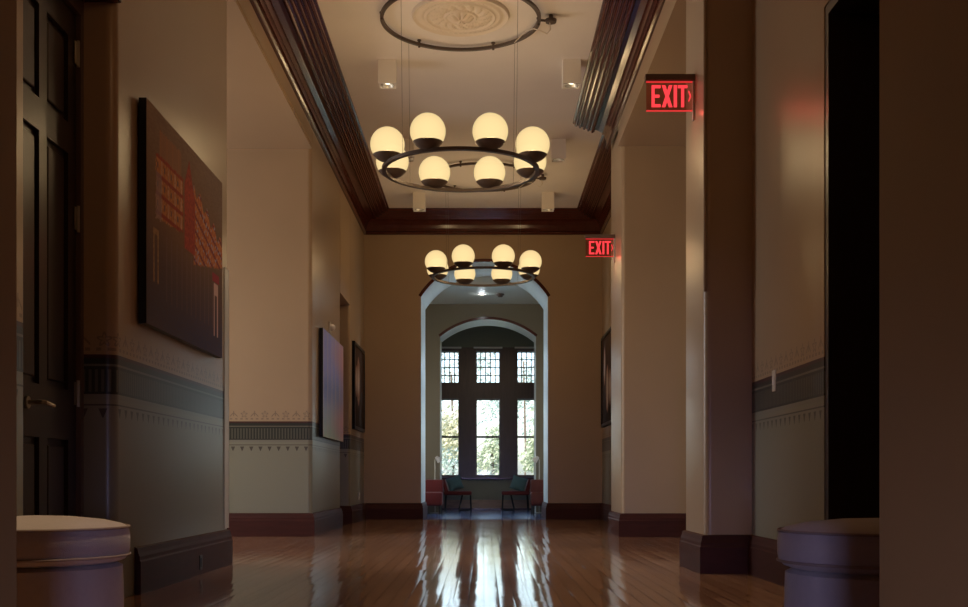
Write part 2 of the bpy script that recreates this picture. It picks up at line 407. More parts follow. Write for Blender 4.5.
# far wall with a segmental arch
def arch_poly(x0, x1, zs, zt, xa, xb, H_):
    c = (x0+x1)/2; hc = (x1-x0)/2; rise = zt-zs; R = (hc*hc+rise*rise)/(2*rise); zc = zt-R; a = math.asin(hc/R)
    arc = [(c+R*math.sin(t), zc+R*math.cos(t)) for t in [-a+2*a*i/32 for i in range(33)]]
    return [(xa, 0), (x0, 0)] + arc + [(x1, 0), (xb, 0), (xb, H_), (xa, H_)], arc
def arch_trim(name, arc, wd, y0, y1, m):
    bm = BM(); c0 = Vector(arc[0]); ins = [Vector(p) for p in arc]; k = len(ins); outp = []
    for i, p in enumerate(ins):
        d = (ins[min(i+1, k-1)]-ins[max(i-1, 0)]).normalized(); outp.append(p+Vector((-d.y, d.x))*wd)
    prism(bm, [tuple(p) for p in ins] + [tuple(p) for p in outp[::-1]], y0, y1, 'y')
    struct(obj(name, bm, m))
A0, A1 = -1.04, 1.056
poly, arc = arch_poly(A0, A1, 3.67, 4.25, -2.8, 2.8, CZ)
def brighten_reveal(o):                            # reveal faces coloured lighter to carry the window light
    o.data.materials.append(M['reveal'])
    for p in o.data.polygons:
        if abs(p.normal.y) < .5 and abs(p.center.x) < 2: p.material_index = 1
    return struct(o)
brighten_reveal(obj('wall_far', prism(BM(), poly, 18.65, 20.05, 'y'), 'wall'))
arch_trim('trim_1', arc, .05, 18.635, 18.66, 'mahogany')
# room beyond the arch
struct(obj('ceiling_anteroom', B(-2.8, 2.8, 20.05, 23.0, 4.09, 5.23), 'pale'))
for a, b, nm in ((-2.8, -2.5, 'wall_anteroom_left'), (2.5, 2.8, 'wall_anteroom_right')):
    bm = BM(); box(bm, a, b, 20.05, 20.4, 0, 4.09); box(bm, a, b, 21.5, 22.1, 0, 4.09); box(bm, a, b, 20.4, 21.5, 0, .7); box(bm, a, b, 20.4, 21.5, 3.2, 4.09)  # side openings added to let the unseen fill lamps in
    struct(obj(nm, bm, 'wall'))
B0, B1 = -.86, 1.017
poly2, arc2 = arch_poly(B0, B1, 3.45, 3.79, -2.8, 2.8, 4.09)
brighten_reveal(obj('wall_bay_arch', prism(BM(), poly2, 22.1, 23.0, 'y'), 'anteroom'))
arch_trim('trim_2', arc2, .05, 22.085, 22.11, 'mahogany')
# bay with three windows
WY = 24.8
struct(obj('ceiling_bay', B(-2.8, 2.8, 23.0, WY+.3, 4.2, 4.4), 'olive'))
wall('wall_bay_left', rect(-2.0, -1.7, 23.0, WY), 0, 4.2, 'wall')
wall('wall_bay_right', rect(1.9, 2.2, 23.0, WY), 0, 4.2, 'wall')
cx = [.088-.9, .088, .088+.9]; hw = .267
Z0, Z1, Z2, Z3 = .76, 2.43, 2.78, 3.48       # lower opening, upper opening
struct(obj('wall_bay_upper', B(-2.0, 2.2, WY, WY+.3, 3.56, 4.2), 'olive'))
struct(obj('wall_bay_lower', B(-2.0, 2.2, WY, WY+.3, 0, .66), 'sage'))
bm = BM()
xs = [-2.0] + [v for c in cx for v in (c-hw, c+hw)] + [2.2]
for i in range(0, len(xs), 2): box(bm, xs[i], xs[i+1], WY, WY+.3, .66, 3.56)
for c in cx:
    box(bm, c-hw, c+hw, WY, WY+.3, Z1, Z2); box(bm, c-hw, c+hw, WY, WY+.3, Z3, 3.56); box(bm, c-hw, c+hw, WY, WY+.3, .66, Z0-.02)
for i in (2, 4):                              # raised mullion faces
    box(bm, xs[i]+.06, xs[i+1]-.06, WY-.04, WY, .70, 3.5)
struct(obj('wall_bay_panelling', bm, 'bay_wood'))
struct(obj('trim_3', B(-1.69, 1.89, WY-.12, WY, .665, .70, bev=.008), 'mahogany'))
for c in cx:
    struct(obj('trim_4', B(c-hw-.05, c+hw+.05, WY-.05, WY, 3.535, 3.57, bev=.005), 'white'))
struct(obj('baseboard_bay', B(-1.69, 1.89, WY-.04, WY, 0, .215), 'oak'))
struct(obj('trim_5', B(-1.69, 1.89, WY-.055, WY, 0, .03), 'mahogany'))
for i, c in enumerate(cx):
    w_ = bpy.data.objects.new('window_%d' % (i+1), None); C.collection.objects.link(w_); w_.location = (c, WY+.12, 0); w_['kind'] = 'structure'
    f = BM(); t = .022
    for (za, zb) in ((Z0-.02, 1.60), (1.60, Z1), (Z2, Z3)):
        box(f, -hw, -hw+t, 0, .05, za, zb); box(f, hw-t, hw, 0, .05, za, zb); box(f, -hw+t, hw-t, 0, .05, za, za+t); box(f, -hw+t, hw-t, 0, .05, zb-t, zb)
    obj('window_frame', f, 'bay_wood', w_)
    l = BM()
    for k in range(1, 5): box(l, -hw+2*hw*k/5-.011, -hw+2*hw*k/5+.011, .015, .03, Z2, Z3)
    for k in range(1, 4): box(l, -hw, hw, .016, .031, Z2+(Z3-Z2)*k/4-.011, Z2+(Z3-Z2)*k/4+.011)
    obj('lead_lattice', l, 'black', w_)
    obj('lower_pane', B(-hw+t, hw-t, .02, .026, Z0, 1.60), 'glass', w_)
    obj('middle_pane', B(-hw+t, hw-t, .02, .026, 1.60, Z1), 'glass', w_)
    obj('upper_pane', B(-hw+t, hw-t, .032, .036, Z2, Z3), 'glass', w_)

# baseboards and crown moulding
BP = [(0, 0), (.036, 0), (.036, .185), (.030, .195), (.030, .215), (.022, .235), (.016, .262), (0, .27)]
def base(name, path): struct(obj(name, sweep(BM(), path, BP), 'base', smooth=False))
base('baseboard_right', [(XN, 6.3), (XN, 7.85), (XR, 7.85), (XR, 8.6), (6.5, 8.6)])
base('baseboard_right', [(6.5, 12.9), (XP, 12.9), (XP, 14.0), (XF, 14.0), (XF, 18.65), (A1, 18.65), (A1, 20.05)])
base('baseboard_left', [(A0, 20.05), (A0, 18.65), (XL, 18.65), (XL, 16.7), (-2.4, 16.7)])
base('baseboard_left', [(-2.4, 15.55), (XL, 15.55), (XL, 13.0), (-6.5, 13.0)])
base('baseboard_left', [(XL, 8.74), (XL, 6.40)])
base('baseboard_left', [(XL, 4.8), (XL, 2.2)])
base('baseboard_right', [(XN, 2.2), (XN, 4.9)])
CP = [(0, .0), (0, .335), (.032, .335), (.05, .318), (.05, .295), (.036, .283), (.042, .235), (.06, .185), (.09, .13), (.14, .1), (.19, .085),
      (.19, .12)]
for k_ in range(5):                          # a run of rounded beads stepping up to the ceiling
    d0, z0 = .195+.05*k_, .112-.02*k_
    CP += [(d0+.017-.017*math.cos(PI*i/6), z0+.017*math.sin(PI*i/6)) for i in range(7)] + [(d0+.036, z0-.012), (d0+.047, z0-.016)]
CP += [(.452, .012), (.455, 0)]
CP = [(d, CZ-z) for d, z in CP]
struct(obj('trim_6', sweep(BM(), [(XF, 14.0), (XF, 18.65), (XL, 18.65), (XL, 2.2)], CP), 'mahogany'))
struct(obj('trim_7', sweep(BM(), [(XR+.01, 7.85), (XR+.01, 13.85)], CP), 'mahogany'))
struct(obj('trim_8', sweep(BM(), [(XN, 2.2), (XN, 7.85)], CP), 'mahogany'))
# bead along the edge of each passage opening
struct(obj('trim_9', B(XL-.01, XL+.012, 8.8, 12.95, SZ+.03, SZ+.05), 'wall'))

# ------------------------------------------------------------------ door recesses
def panel_door(root, x, y0, y1, z1, face, t=.045):
    """door leaf in a plane of constant x; face = +1 looks towards +x"""
    s = .11; bm = BM(); lo, hi = sorted((x, x-face*t))
    rails = [(0.0, .22), (.86, 1.12), (2.36, 2.52), (z1-.14, z1)]
    ym = (y0+y1)/2
    for a, b in ((y0, y0+s), (y1-s, y1)): box(bm, lo, hi, a, b, 0.01, z1)
    for (a0, b0), (a1, b1) in zip(rails, rails[1:]): box(bm, lo, hi, ym-.05, ym+.05, b0, a1)
    for a, b in rails: box(bm, lo, hi, y0+s, y1-s, max(a, .01), b)
    leaf = obj('door_leaf', bm, 'door', root)
    for (a0, b0), (a1, b1) in zip(rails, rails[1:]):
        for ya, yb in ((y0+s, ym-.05), (ym+.05, y1-s)):
            p = BM(); l2, h2 = sorted((x-face*.022, x-face*.034)); box(p, l2, h2, ya, yb, b0, a1)
            l3, h3 = sorted((x-face*.008, x-face*.03)); box(p, l3, h3, ya+.035, yb-.035, b0+.035, a1-.035, bev=.008)
            obj('door_panel', p, 'door', root)
    return leaf
def empty_struct(name, label):
    o = bpy.data.objects.new(name, None); C.collection.objects.link(o); o['kind'] = 'structure'; o['label'] = label; return o
d1 = empty_struct('door_1', 'dark panelled door with brass hinges at near left')
panel_door(d1, -2.175, 5.13, 6.02, 3.12, 1)
fr = BM(); box(fr, -2.24, -2.15, 6.025, 6.07, 0, DZ); box(fr, -2.24, -2.15, 4.87, 5.125, 0, DZ); box(fr, -2.24, -2.15, 5.125, 6.025, 3.13, DZ)
obj('door_frame', fr, 'bay_wood', d1)
for z in (.3, 1.11, 2.04, 2.92):
    h_ = BM(); tube(h_, [(-2.163, 6.022, z-.07), (-2.163, 6.022, z+.07)], .009, 8); box(h_, -2.172, -2.166, 5.985, 6.02, z-.06, z+.06)
    tag(obj('hinge', h_, 'steel', d1, smooth=True), 'steel hinge')
h_ = BM(); tube(h_, [(-2.17, 5.37, 1.02), (-2.10, 5.37, 1.02), (-2.09, 5.38, 1.02), (-2.09, 5.49, 1.01)], .011, 8); lathe(h_, [(0, 0), (.03, 0), (.03, .008), (0, .008)], 16, (0, 0, 0))
for v in [v for v in h_.verts if abs(v.co.x) < .5]: v.co = Vector((-2.172+v.co.z, 5.37+v.co.x, 1.02+v.co.y))
tag(obj('door_handle', h_, 'steel', d1, smooth=True), 'steel lever handle')
struct(obj('trim_11', B(-2.24, XL+.03, 4.87, 6.09, DZ-.02, DZ+.1, bev=.012), 'mahogany'))
d2 = empty_struct('door_2', 'dark door in the near right recess')
panel_door(d2, 2.3, 5.1, 6.05, 3.12, -1)
fr = BM(); box(fr, XN+.005, 2.36, 6.12, 6.18, 0, DZ); box(fr, XN+.005, 2.36, 5.0, 5.06, 0, DZ); box(fr, XN+.005, 2.36, 5.06, 6.12, DZ-.06, DZ)
obj('door_frame', fr, 'door', d2)
d3 = empty_struct('door_3', 'dark door in the far left recess')
panel_door(d3, -2.4, 15.62, 16.63, 3.1, 1)
fr = BM(); box(fr, -2.45, -2.36, 15.55, 15.61, 0, DZ); box(fr, -2.45, -2.36, 16.64, 16.7, 0, DZ); box(fr, -2.45, -2.36, 15.61, 16.64, 3.11, DZ)
obj('door_frame', fr, 'door', d3)

# corner guards
g = BM(); box(g, XL-.055, XL+.006, 8.738, 8.748, .28, 2.27); box(g, XL-.004, XL+.006, 8.60, 8.748, .28, 2.27)
struct(obj('trim_12', g, 'guard'), 'pale metal corner guard')
g = BM(); tube(g, [(XR+.006, 7.856, 1.96), (XR+.006, 7.856, 4.74)], .012, 10)
struct(obj('trim_13', g, 'wall', smooth=True), 'tan corner bead')

# ------------------------------------------------------------------ ceiling medallion
def ornate(R, seg=96, rings=40):
    bm = BM(); rows = []
    for i in range(rings+1):
        r = R*i/rings; f = i/rings; row = []
        for j in range(seg if i else 1):
            th = 2*PI*j/seg
            h = .02
            if f > .93: h = .012+.02*math.sin((f-.93)/.07*PI)
            elif f > .86: h = .018
            elif f > .74: h = .022+.013*abs(math.sin(th*24))*math.sin((f-.74)/.12*PI)
            elif f > .66: h = .034*math.sin((f-.66)/.08*PI)*.6+.014
            elif f > .34: h = .02+.022*abs(math.sin(th*8+f*9))*math.sin((f-.34)/.32*PI)+.008*math.sin(th*32)*math.sin(f*60)
            elif f > .28: h = .036
            else: h = .03+.028*abs(math.cos(th*5))*math.sin(min(1, f/.28)*PI)+.015*(1-f/.28)
            row.append(bm.verts.new((r*math.cos(th), r*math.sin(th), -h)))
        rows.append(row)
    edge = [bm.verts.new((v.co.x, v.co.y, 0)) for v in rows[-1]]; rows.append(edge)
    for j in range(seg): bm.faces.new((rows[0][0], rows[1][j], rows[1][(j+1) % seg]))
    for A, Bq in zip(rows[1:], rows[2:]):
        for j in range(seg): bm.faces.new((A[j], Bq[j], Bq[(j+1) % seg], A[(j+1) % seg]))
    return bm
CH = [(-.22, 10.64), (-.01, 16.2)]
o = obj('ceiling_medallion', ornate(.46), 'plaster', smooth=True, loc=(CH[0][0], CH[0][1], CZ))
tag(o, 'round ornate plaster medallion on the ceiling above the nearer chandelier', 'ceiling medallion')

# ------------------------------------------------------------------ chandeliers
def chandelier(c, label):
    R = .72; zr = 3.56; rg = .158
    t = thing('ring_chandelier', label, 'chandelier', (c[0], c[1], 0), 0, 'globe ring chandeliers')
    bm = BM(); prism_ring(bm, R-.02, R+.02, zr-.015, zr+.015); obj('ring', bm, 'bronze', t, smooth=True)
    bm = BM(); prism_ring(bm, .74-.016, .74+.016, CZ-.06, CZ-.032); cr = obj('ceiling_ring', bm, 'bronze', t, smooth=True)
    for k in range(6):
        th = math.radians(-55+60*k); x, y = .74*math.cos(th), .74*math.sin(th)
        bm = BM(); tube(bm, [(x, y, CZ), (x, y, CZ-.075)], .012, 8); lathe(bm, [(0, -.012), (.02, -.012), (.02, 0), (0, 0)], 12, (x, y, CZ)); obj('clip', bm, 'bronze', cr)
    for k in range(4):
        th = math.radians(45+90*k)
        bm = BM(); tube(bm, [(.74*math.cos(th), .74*math.sin(th), CZ-.05), (R*math.cos(th), R*math.sin(th), zr)], .0016, 6); obj('cable', bm, 'bronze', t)
    # feed cord loop and canopy at the right of the ceiling ring
    bm = BM(); lathe(bm, [(0, -.03), (.05, -.028), (.055, 0), (0, 0)], 20, (.85, 0, CZ-.045)); tube(bm, [(.74, 0, CZ-.05), (.85, 0, CZ-.06)], .012, 8); tube(bm, [(.85, 0, CZ-.03), (.85, 0, CZ)], .02, 10)
    obj('junction_cap', bm, 'bronze', t, smooth=True)
    bm = BM(); tube(bm, [(.84, 0, CZ-.07), (.845, 0, CZ-.14), (.81, .0, CZ-.18), (.75, 0, CZ-.15), (.69, .1, CZ-.09), (.62, .3, CZ-.04), (.52, .52, CZ-.06)], .005, 6); obj('feed_cord', bm, 'plaster', t)
    for k in range(8):
        th = math.radians(22.5+45*k); x, y = R*math.cos(th), R*math.sin(th); zc = zr+.168
        bm = BM(); bmesh.ops.create_uvsphere(bm, u_segments=40, v_segments=24, radius=rg, matrix=Matrix.Translation((x, y, zc)))
        gl = obj('globe', bm, 'globe', t, smooth=True)
        # bronze dish under the globe
        zc0 = -rg*.60; rc = math.sqrt(rg*rg-zc0*zc0)
        ro = rg+.006; am = math.acos(.60*rg/ro)
        prof = [(ro*math.sin(am*i/12), -ro*math.cos(am*i/12)) for i in range(13)] + [(rc+.001, zc0+.003)]
        bm = BM(); lathe(bm, prof, 32, (x, y, zc)); cup = obj('cup', bm, 'bronze', gl, smooth=True)
        bm = BM(); tube(bm, [(x, y, zr), (x, y, zc-rg)], .02, 10); obj('stem', bm, 'bronze', gl)
        l = bpy.data.lights.new('bulb', 'POINT'); l.energy = GLOBE_W; l.color = (1, .68, .35); l.shadow_soft_size = .05
        lo = bpy.data.objects.new('bulb', l); C.collection.objects.link(lo); lo.parent = t; lo.location = (x, y, zc+.02)
    return t
def prism_ring(bm, r0, r1, z0, z1, seg=96):
    prof = [(r0, z0), (r1, z0), (r1, z1), (r0, z1)]; rings = [[bm.verts.new((r*math.cos(2*PI*j/seg), r*math.sin(2*PI*j/seg), z)) for j in range(seg)] for r, z in prof]
    for a in range(4):
        A, Bq = rings[a], rings[(a+1) % 4]
        for j in range(seg): bm.faces.new((A[j], A[(j+1) % seg], Bq[(j+1) % seg], Bq[j]))
chandelier(CH[0], 'nearer and larger ring chandelier of eight globes hanging under the plaster medallion')
chandelier(CH[1], 'farther ring chandelier of eight globes hanging in front of the arch')

# ------------------------------------------------------------------ square ceiling downlights
spots = [(-1.01, 11.85, 'square white ceiling downlight left of the medallion ring'), (.915, 11.85, 'square white ceiling downlight right of the medallion ring'),
         (-1.0, 14.6, 'square ceiling downlight behind the left globes of the nearer chandelier'), (.96, 14.6, 'square ceiling downlight behind the right globes of the nearer chandelier'),
         (-.99, 17.3, 'far left square downlight just before the end crown moulding'), (.977, 17.3, 'far right square downlight just before the end crown moulding')]
for x, y, lab in spots:
    t = thing('ceiling_downlight', lab, 'downlight', (x, y, CZ), 0, 'square ceiling downlights')
    s = .093; hgt = .25; bm = BM()
    for a in ((-s, -s+.012, -s, s), (s-.012, s, -s, s), (-s+.012, s-.012, -s, -s+.012), (-s+.012, s-.012, s-.012, s)): box(bm, *a, -hgt, 0)
    box(bm, -s+.012, s-.012, -s+.012, s-.012, -hgt+.05, -hgt+.06)
    obj('housing', bm, 'white', t)
    bm = BM(); lathe(bm, [(.072, -hgt+.004), (.05, -hgt+.045), (.045, -hgt+.045), (.066, -hgt+.004), (.072, -hgt+.004)], 24); obj('reflector', bm, 'steel', t, smooth=True)
    bm = BM(); lathe(bm, [(0, -hgt+.03), (.04, -hgt+.036), (.045, -hgt+.048), (0, -hgt+.049)], 20); obj('lamp', bm, 'bulb', t, smooth=True)
    l = bpy.data.lights.new('spot', 'SPOT'); l.energy = SPOT_W; l.color = (1, .8, .55); l.spot_size = math.radians(66); l.spot_blend = .8; l.shadow_soft_size = .04
    lo = bpy.data.objects.new('spot', l); C.collection.objects.link(lo); lo.parent = t; lo.location = (0, 0, -hgt+.01)

# ------------------------------------------------------------------ exit signs
def exit_sign(loc, label):
    t = thing('exit_sign', label, 'exit sign', loc, 0, 'lit exit signs')     # origin at the wall, sign runs to -x
    obj('housing', B(-.36, 0, -.03, .03, .215, .26, bev=.004), 'sign_brown', t)
    obj('panel', B(-.35, -.012, -.004, .004, 0, .215), 'acrylic', t)
    obj('lit_edge', B(-.35, -.012, -.0055, .0055, -.004, .004), 'exit_edge', t); obj('lit_edge', B(-.35, -.012, -.0055, .0055, .206, .213), 'exit_edge', t)
    b = BM(); box(b, -.014, 0, -.02, .02, -.07, .215, bev=.003); obj('wall_bracket', b, 'plastic', t)
    q = BM(); ya, yb = -.008, -.0042; z0, z1 = .025, .185; s = .022
    def bx(x0, x1, a, b_): box(q, x0, x1, ya, yb, a, b_)
    def quad(p): prism(q, p, ya, yb, 'y')
    x = -.312
    bx(x, x+s, z0, z1); bx(x+s, x+.066, z0, z0+s); bx(x+s, x+.066, z1-s, z1); bx(x+s, x+.058, .105-s/2, .105+s/2)
    x = -.238; quad([(x, z0), (x+.026, z0), (x+.078, z1), (x+.052, z1)]); quad([(x+.052, z0), (x+.078, z0), (x+.026, z1), (x, z1)])
    x = -.151; bx(x, x+s+.002, z0, z1)
    x = -.121; bx(x, x+.07, z1-s, z1); bx(x+.035-s/2, x+.035+s/2, z0, z1-s)
    x = -.046; quad([(x, .14), (x+.006, .148), (x+.022, .108), (x+.012, .105)]); quad([(x, .07), (x+.006, .062), (x+.022, .102), (x+.012, .105)])
    tag(obj('lettering', q, 'exit', t), 'glowing red EXIT lettering with arrow')
    l = bpy.data.lights.new('exit_lamp', 'AREA'); l.shape = 'RECTANGLE'; l.size = .22; l.size_y = .02; l.energy = .4; l.color = (1, .06, .05)
    lo = bpy.data.objects.new('exit_lamp', l); C.collection.objects.link(lo); lo.parent = t; lo.location = (-.21, 0, -.012); lo.rotation_euler = (math.radians(-25), 0, 0)
    return t
exit_sign((XR, 8.22, 3.335), 'nearer red EXIT sign jutting from the front right pier')
exit_sign((XP, 13.55, 3.33), 'farther red EXIT sign jutting from the second right pier beside the crown moulding')

# ------------------------------------------------------------------ pictures on the walls
def mixc(a, b, f): f = max(0, min(1, f)); return tuple(x+(y-x)*f for x, y in zip(a, b))
def hsh(*a): return (math.sin(sum(v*k for v, k in zip(a, (12.9898, 78.233, 37.719))))*43758.5453) % 1
def picture(name, label, side, x, y0, y1, z0, z1, fn, depth=.04, frame=None, nu=110, nv=80, group=None):
    """a picture on a wall of constant x; side = +1 faces +x; u runs away from the camera, v upwards"""
    t = thing(name, label, 'picture', (x, (y0+y1)/2, z0), 0, group)
    xf = side*depth; hy = (y1-y0)/2; hz = z1-z0
    bm = BM(); lay = bm.verts.layers.float_color.new('paint')
    m_ = .0 if not frame else frame; grid = []
    for i in range(nu+1):
        row = []
        for j in range(nv+1):
            u, v = i/nu, j/nv
            vert = bm.verts.new((xf, -hy+m_+u*2*(hy-m_), m_+v*(hz-2*m_))); vert[lay] = (*fn(u, v), 1); row.append(vert)
        grid.append(row)
    for i in range(nu):
        for j in range(nv): bm.faces.new((grid[i][j], grid[i+1][j], grid[i+1][j+1], grid[i][j+1]))
    obj('canvas', bm, 'art', t)
    bm = BM(); lo, hi = sorted((0, xf-side*.002)); box(bm, lo, hi, -hy, hy, 0, hz)
    if frame:
        lo, hi = sorted((0, xf+side*.015))
        for a in ((-hy, hy, 0, frame), (-hy, hy, hz-frame, hz), (-hy, -hy+frame, frame, hz-frame), (hy-frame, hy, frame, hz-frame)): box(bm, lo, hi, *a, bev=.004)
    obj('frame' if frame else 'stretcher', bm, 'black', t)
    return t
def facade(u, v):                           # night view of an imagined lit building
    n = hsh(int(u*110), int(v*75)); n2 = hsh(int(u*55)+3, int(v*150))
    c = mixc((.055, .055, .095), (.17, .105, .06), (v-.05)*2.0)
    c = mixc(c, (.26, .19, .14), (v-.62)*2.6); c = mixc(c, (.17, .13, .11), (u-.6)*(v-.3)*2)
    c = mixc(c, (.10, .06, .04), .25*n2)
    glow = math.exp(-((u-.45)**2)/.12-((v-.62)**2)/.05); c = mixc(c, (.34, .15, .06), .35*glow)
    edge = .012*(n-.5)
    if .10 < u+edge < .42 and .50+.10*(u-.1) < v+edge < .80:
        row = int(v*46) % 4; colm = int(u*64) % 5
        k = mixc((.36, .12, .04), (.55, .24, .09), n)
        if row == 0: k = mixc((.38, .06, .035), (.26, .05, .03), n)
        elif colm == 0: k = mixc((.62, .42, .28), (.40, .2, .1), n)
        elif colm == 2 and row == 2: k = (.16, .10, .09)
        if u < .16 and v < .72: k = mixc((.26, .22, .24), k, .4)
        c = mixc(c, k, .85)
    elif .14 < u < .40 and .80 <= v < .92+edge: c = mixc(c, (.34, .17, .09), .6 if int(u*70) % 5 else .85)
    elif .44 < u < .58 and .46 < v < .92-abs(u-.5)*2.2+edge: c = mixc(c, mixc((.46, .08, .05), (.30, .05, .04), n), .85)
    elif u >= .56 and .40+.22*(u-.5)+edge < v < .82-.42*(u-.56)+.03*math.sin(u*60):
        k = int((v+.45*u)*52) % 4
        col = mixc((.40, .10, .04), (.58, .27, .11), n) if k else (.2, .05, .06)
        if n > .9: col = (.36, .36, .45)
        c = mixc(c, col, .85)
    elif v < .45:
        if abs((u*16) % 1-.5) < .08 and v > .14 and .2 < u < .85: c = mixc(c, (.19, .12, .11), .7*min(1, v*3))
        if .07 < u < .13 and .2 < v < .5: c = mixc(c, mixc((.26, .15, .08), (.42, .26, .12), n), .8) if (abs(u-.1) > .018 or v > .42) else c
        if .86 < u < .93 and .10 < v < .40: c = mixc(c, (.55, .40, .35), .85) if (abs(u-.895) > .018 or v > .33) else c
        if .84 < u < .95 and .40 < v: c = (.28, .05, .06)
    return tuple(min(1, x*k) for x, k in zip(c, (1.55, 1.4, 1.35)))
picture('canvas_print', 'large dark canvas print of a red lit building on the near left wall', 1, XL+.012, 6.44, 8.30, 1.545, 2.83, facade, .045, nu=220, nv=150)
def blue_art(u, v):
    c = mixc((.20, .29, .28), (.16, .19, .46), v*1.6); c = mixc(c, (.33, .2, .28), (u-.5)*1.4+.3*math.sin(v*9))
    c = mixc(c, (.08, .12, .33), .7*math.exp(-((v-.45)**2)/.02)*(1-u*.5))
    if int(u*26) % 5 == 0: c = mixc(c, (.32, .30, .34), .35)
    return tuple(min(1, x*2.3) for x in mixc(c, (.22, .23, .34), hsh(int(u*30), int(v*18))*.25))
picture('abstract_canvas', 'tall blue and violet abstract canvas beyond the left passage', 1, XL+.012, 13.5, 15.45, 1.17, 2.47, blue_art, .045, nu=60, nv=60)
def figure_art(seed):
    def fn(u, v):
        c = mixc((.035, .022, .018), (.09, .05, .03), v)
        for k in range(4):
            cu, cv = .2+.6*hsh(k, seed), .3+.5*hsh(k+5, seed); ru, rv = .07+.1*hsh(k+9, seed), .12+.2*hsh(k+2, seed)
            d = ((u-cu)/ru)**2+((v-cv)/rv)**2
            if d < 1: c = mixc((.60, .47, .38), (.25, .12, .08), d)
        return c
    return fn
picture('framed_painting', 'dark framed painting past the recess on the far left wall', 1, XL, 16.95, 18.4, 1.42, 2.74, figure_art(2.0), .03, .05, 60, 60)
picture('framed_painting', 'dark framed painting on the right wall beside the far pier edge', -1, XF, 16.75, 18.35, 1.5, 2.95, figure_art(6.3), .04, .05, 60, 60)

# ------------------------------------------------------------------ wall fittings
def plate(name, label, cat, loc, side, w_, h_, parts):
    t = thing(name, label, cat, loc)
    lo, hi = sorted((0, side*.008)); obj('plate', B(lo, hi, -w_/2, w_/2, -h_/2, h_/2, bev=.002), 'plastic' if cat != 'outlet' or w_ > .09 else 'plastic', t)
    for pn, z, hh in parts:
        lo, hi = sorted((side*.006, side*.014)); obj(pn, B(lo, hi, -w_*.2, w_*.2, z-hh/2, z+hh/2, bev=.001), 'white', t)
    return t
plate('light_switch', 'pale light switch plate on the dark band of the right wall', 'light switch', (XN, 7.23, 1.285), -1, .075, .135, [('toggle', 0, .05)])
plate('wall_outlet', 'pale electrical outlet low on the far left wall', 'outlet', (XL, 17.85, .40), 1, .08, .12, [('socket', .025, .03), ('socket', -.025, .03)])
t = thing('floor_outlet', 'small dark outlet set in the near left baseboard', 'outlet', (XL+.036, 7.75, .085))
obj('plate', B(0, .006, -.035, .035, -.05, .05, bev=.002), 'feet', t); obj('socket', B(.005, .009, -.015, .015, -.03, .03), 'black', t)
t = thing('wall_sensor', 'small white device on the wall above the blue canvas', 'wall device', (XL, 14.45, 2.60))
obj('back_plate', B(0, .02, -.06, .06, -.07, .07, bev=.004), 'plastic', t)
bm = BM(); bmesh.ops.create_uvsphere(bm, u_segments=16, v_segments=10, radius=.045, matrix=Matrix.Translation((.035, 0, 0))); obj('dome', bm, 'white', t, smooth=True)

# anteroom ceiling fittings
t = thing('recessed_light', 'small pale disc light on the ceiling beyond the arch', 'ceiling light', (-.04, 20.9, 4.09))
bm = BM(); lathe(bm, [(.05, -.008), (.075, -.008), (.078, 0)], 24); obj('trim_ring', bm, 'white', t); bm = BM(); lathe(bm, [(0, -.006), (.05, -.006), (.05, -.001), (0, -.001)], 20); obj('lens', bm, 'bulb', t)
lo = lamp('recessed_lamp', 'POINT', (0, 0, -.05), 1.5, (.85, .92, 1), shadow_soft_size=.06); lo.parent = t
t = thing('smoke_detector', 'dark round smoke detector on the ceiling beyond the arch', 'smoke detector', (.30, 20.9, 4.09))
bm = BM(); lathe(bm, [(0, -.06), (.04, -.055), (.05, -.03), (.07, -.025), (.075, 0), (0, 0)], 24); obj('body', bm, 'bronze', t, smooth=True)

# ------------------------------------------------------------------ ottomans
def ottoman(loc, label, r=.35):
    t = thing('round_ottoman', label, 'ottoman', loc, 0, 'round ottomans by the entrance')
    bm = BM(); lathe(bm, [(0, .06), (r-.04, .06), (r-.025, .075), (r-.022, .2), (r-.026, .335), (r-.05, .348), (0, .348)], 72); obj('base', bm, 'ottoman', t, smooth=True)
    bm = BM(); lathe(bm, [(0, .349), (r-.05, .349), (r-.02, .36), (r-.004, .376), (r, .40), (r, .45), (r-.006, .477), (r-.03, .49), (r-.09, .504), (r-.2, .516), (0, .522)], 72); cu = obj('cushion', bm, 'ottoman', t, smooth=True)
    bm = BM(); tube(bm, circle(r-.003, .478, 72), .005, 8, True); obj('piping', bm, 'piping', cu, smooth=True)
    bm = BM(); tube(bm, circle(r-.001, .376, 72), .005, 8, True); obj('piping', bm, 'piping', cu, smooth=True)
    for k in range(4):
        th = PI/4+k*PI/2; bm = BM(); lathe(bm, [(0, 0), (.02, 0), (.026, .06), (0, .06)], 14, ((r-.09)*math.cos(th), (r-.09)*math.sin(th), 0)); obj('foot', bm, 'feet', t, smooth=True)
    return t
ottoman((-1.635, 4.12, 0), 'round oatmeal ottoman standing by the panelled door at lower left', .33)
ottoman((1.355, 3.83, 0), 'round oatmeal ottoman standing by the dark recess at lower right')

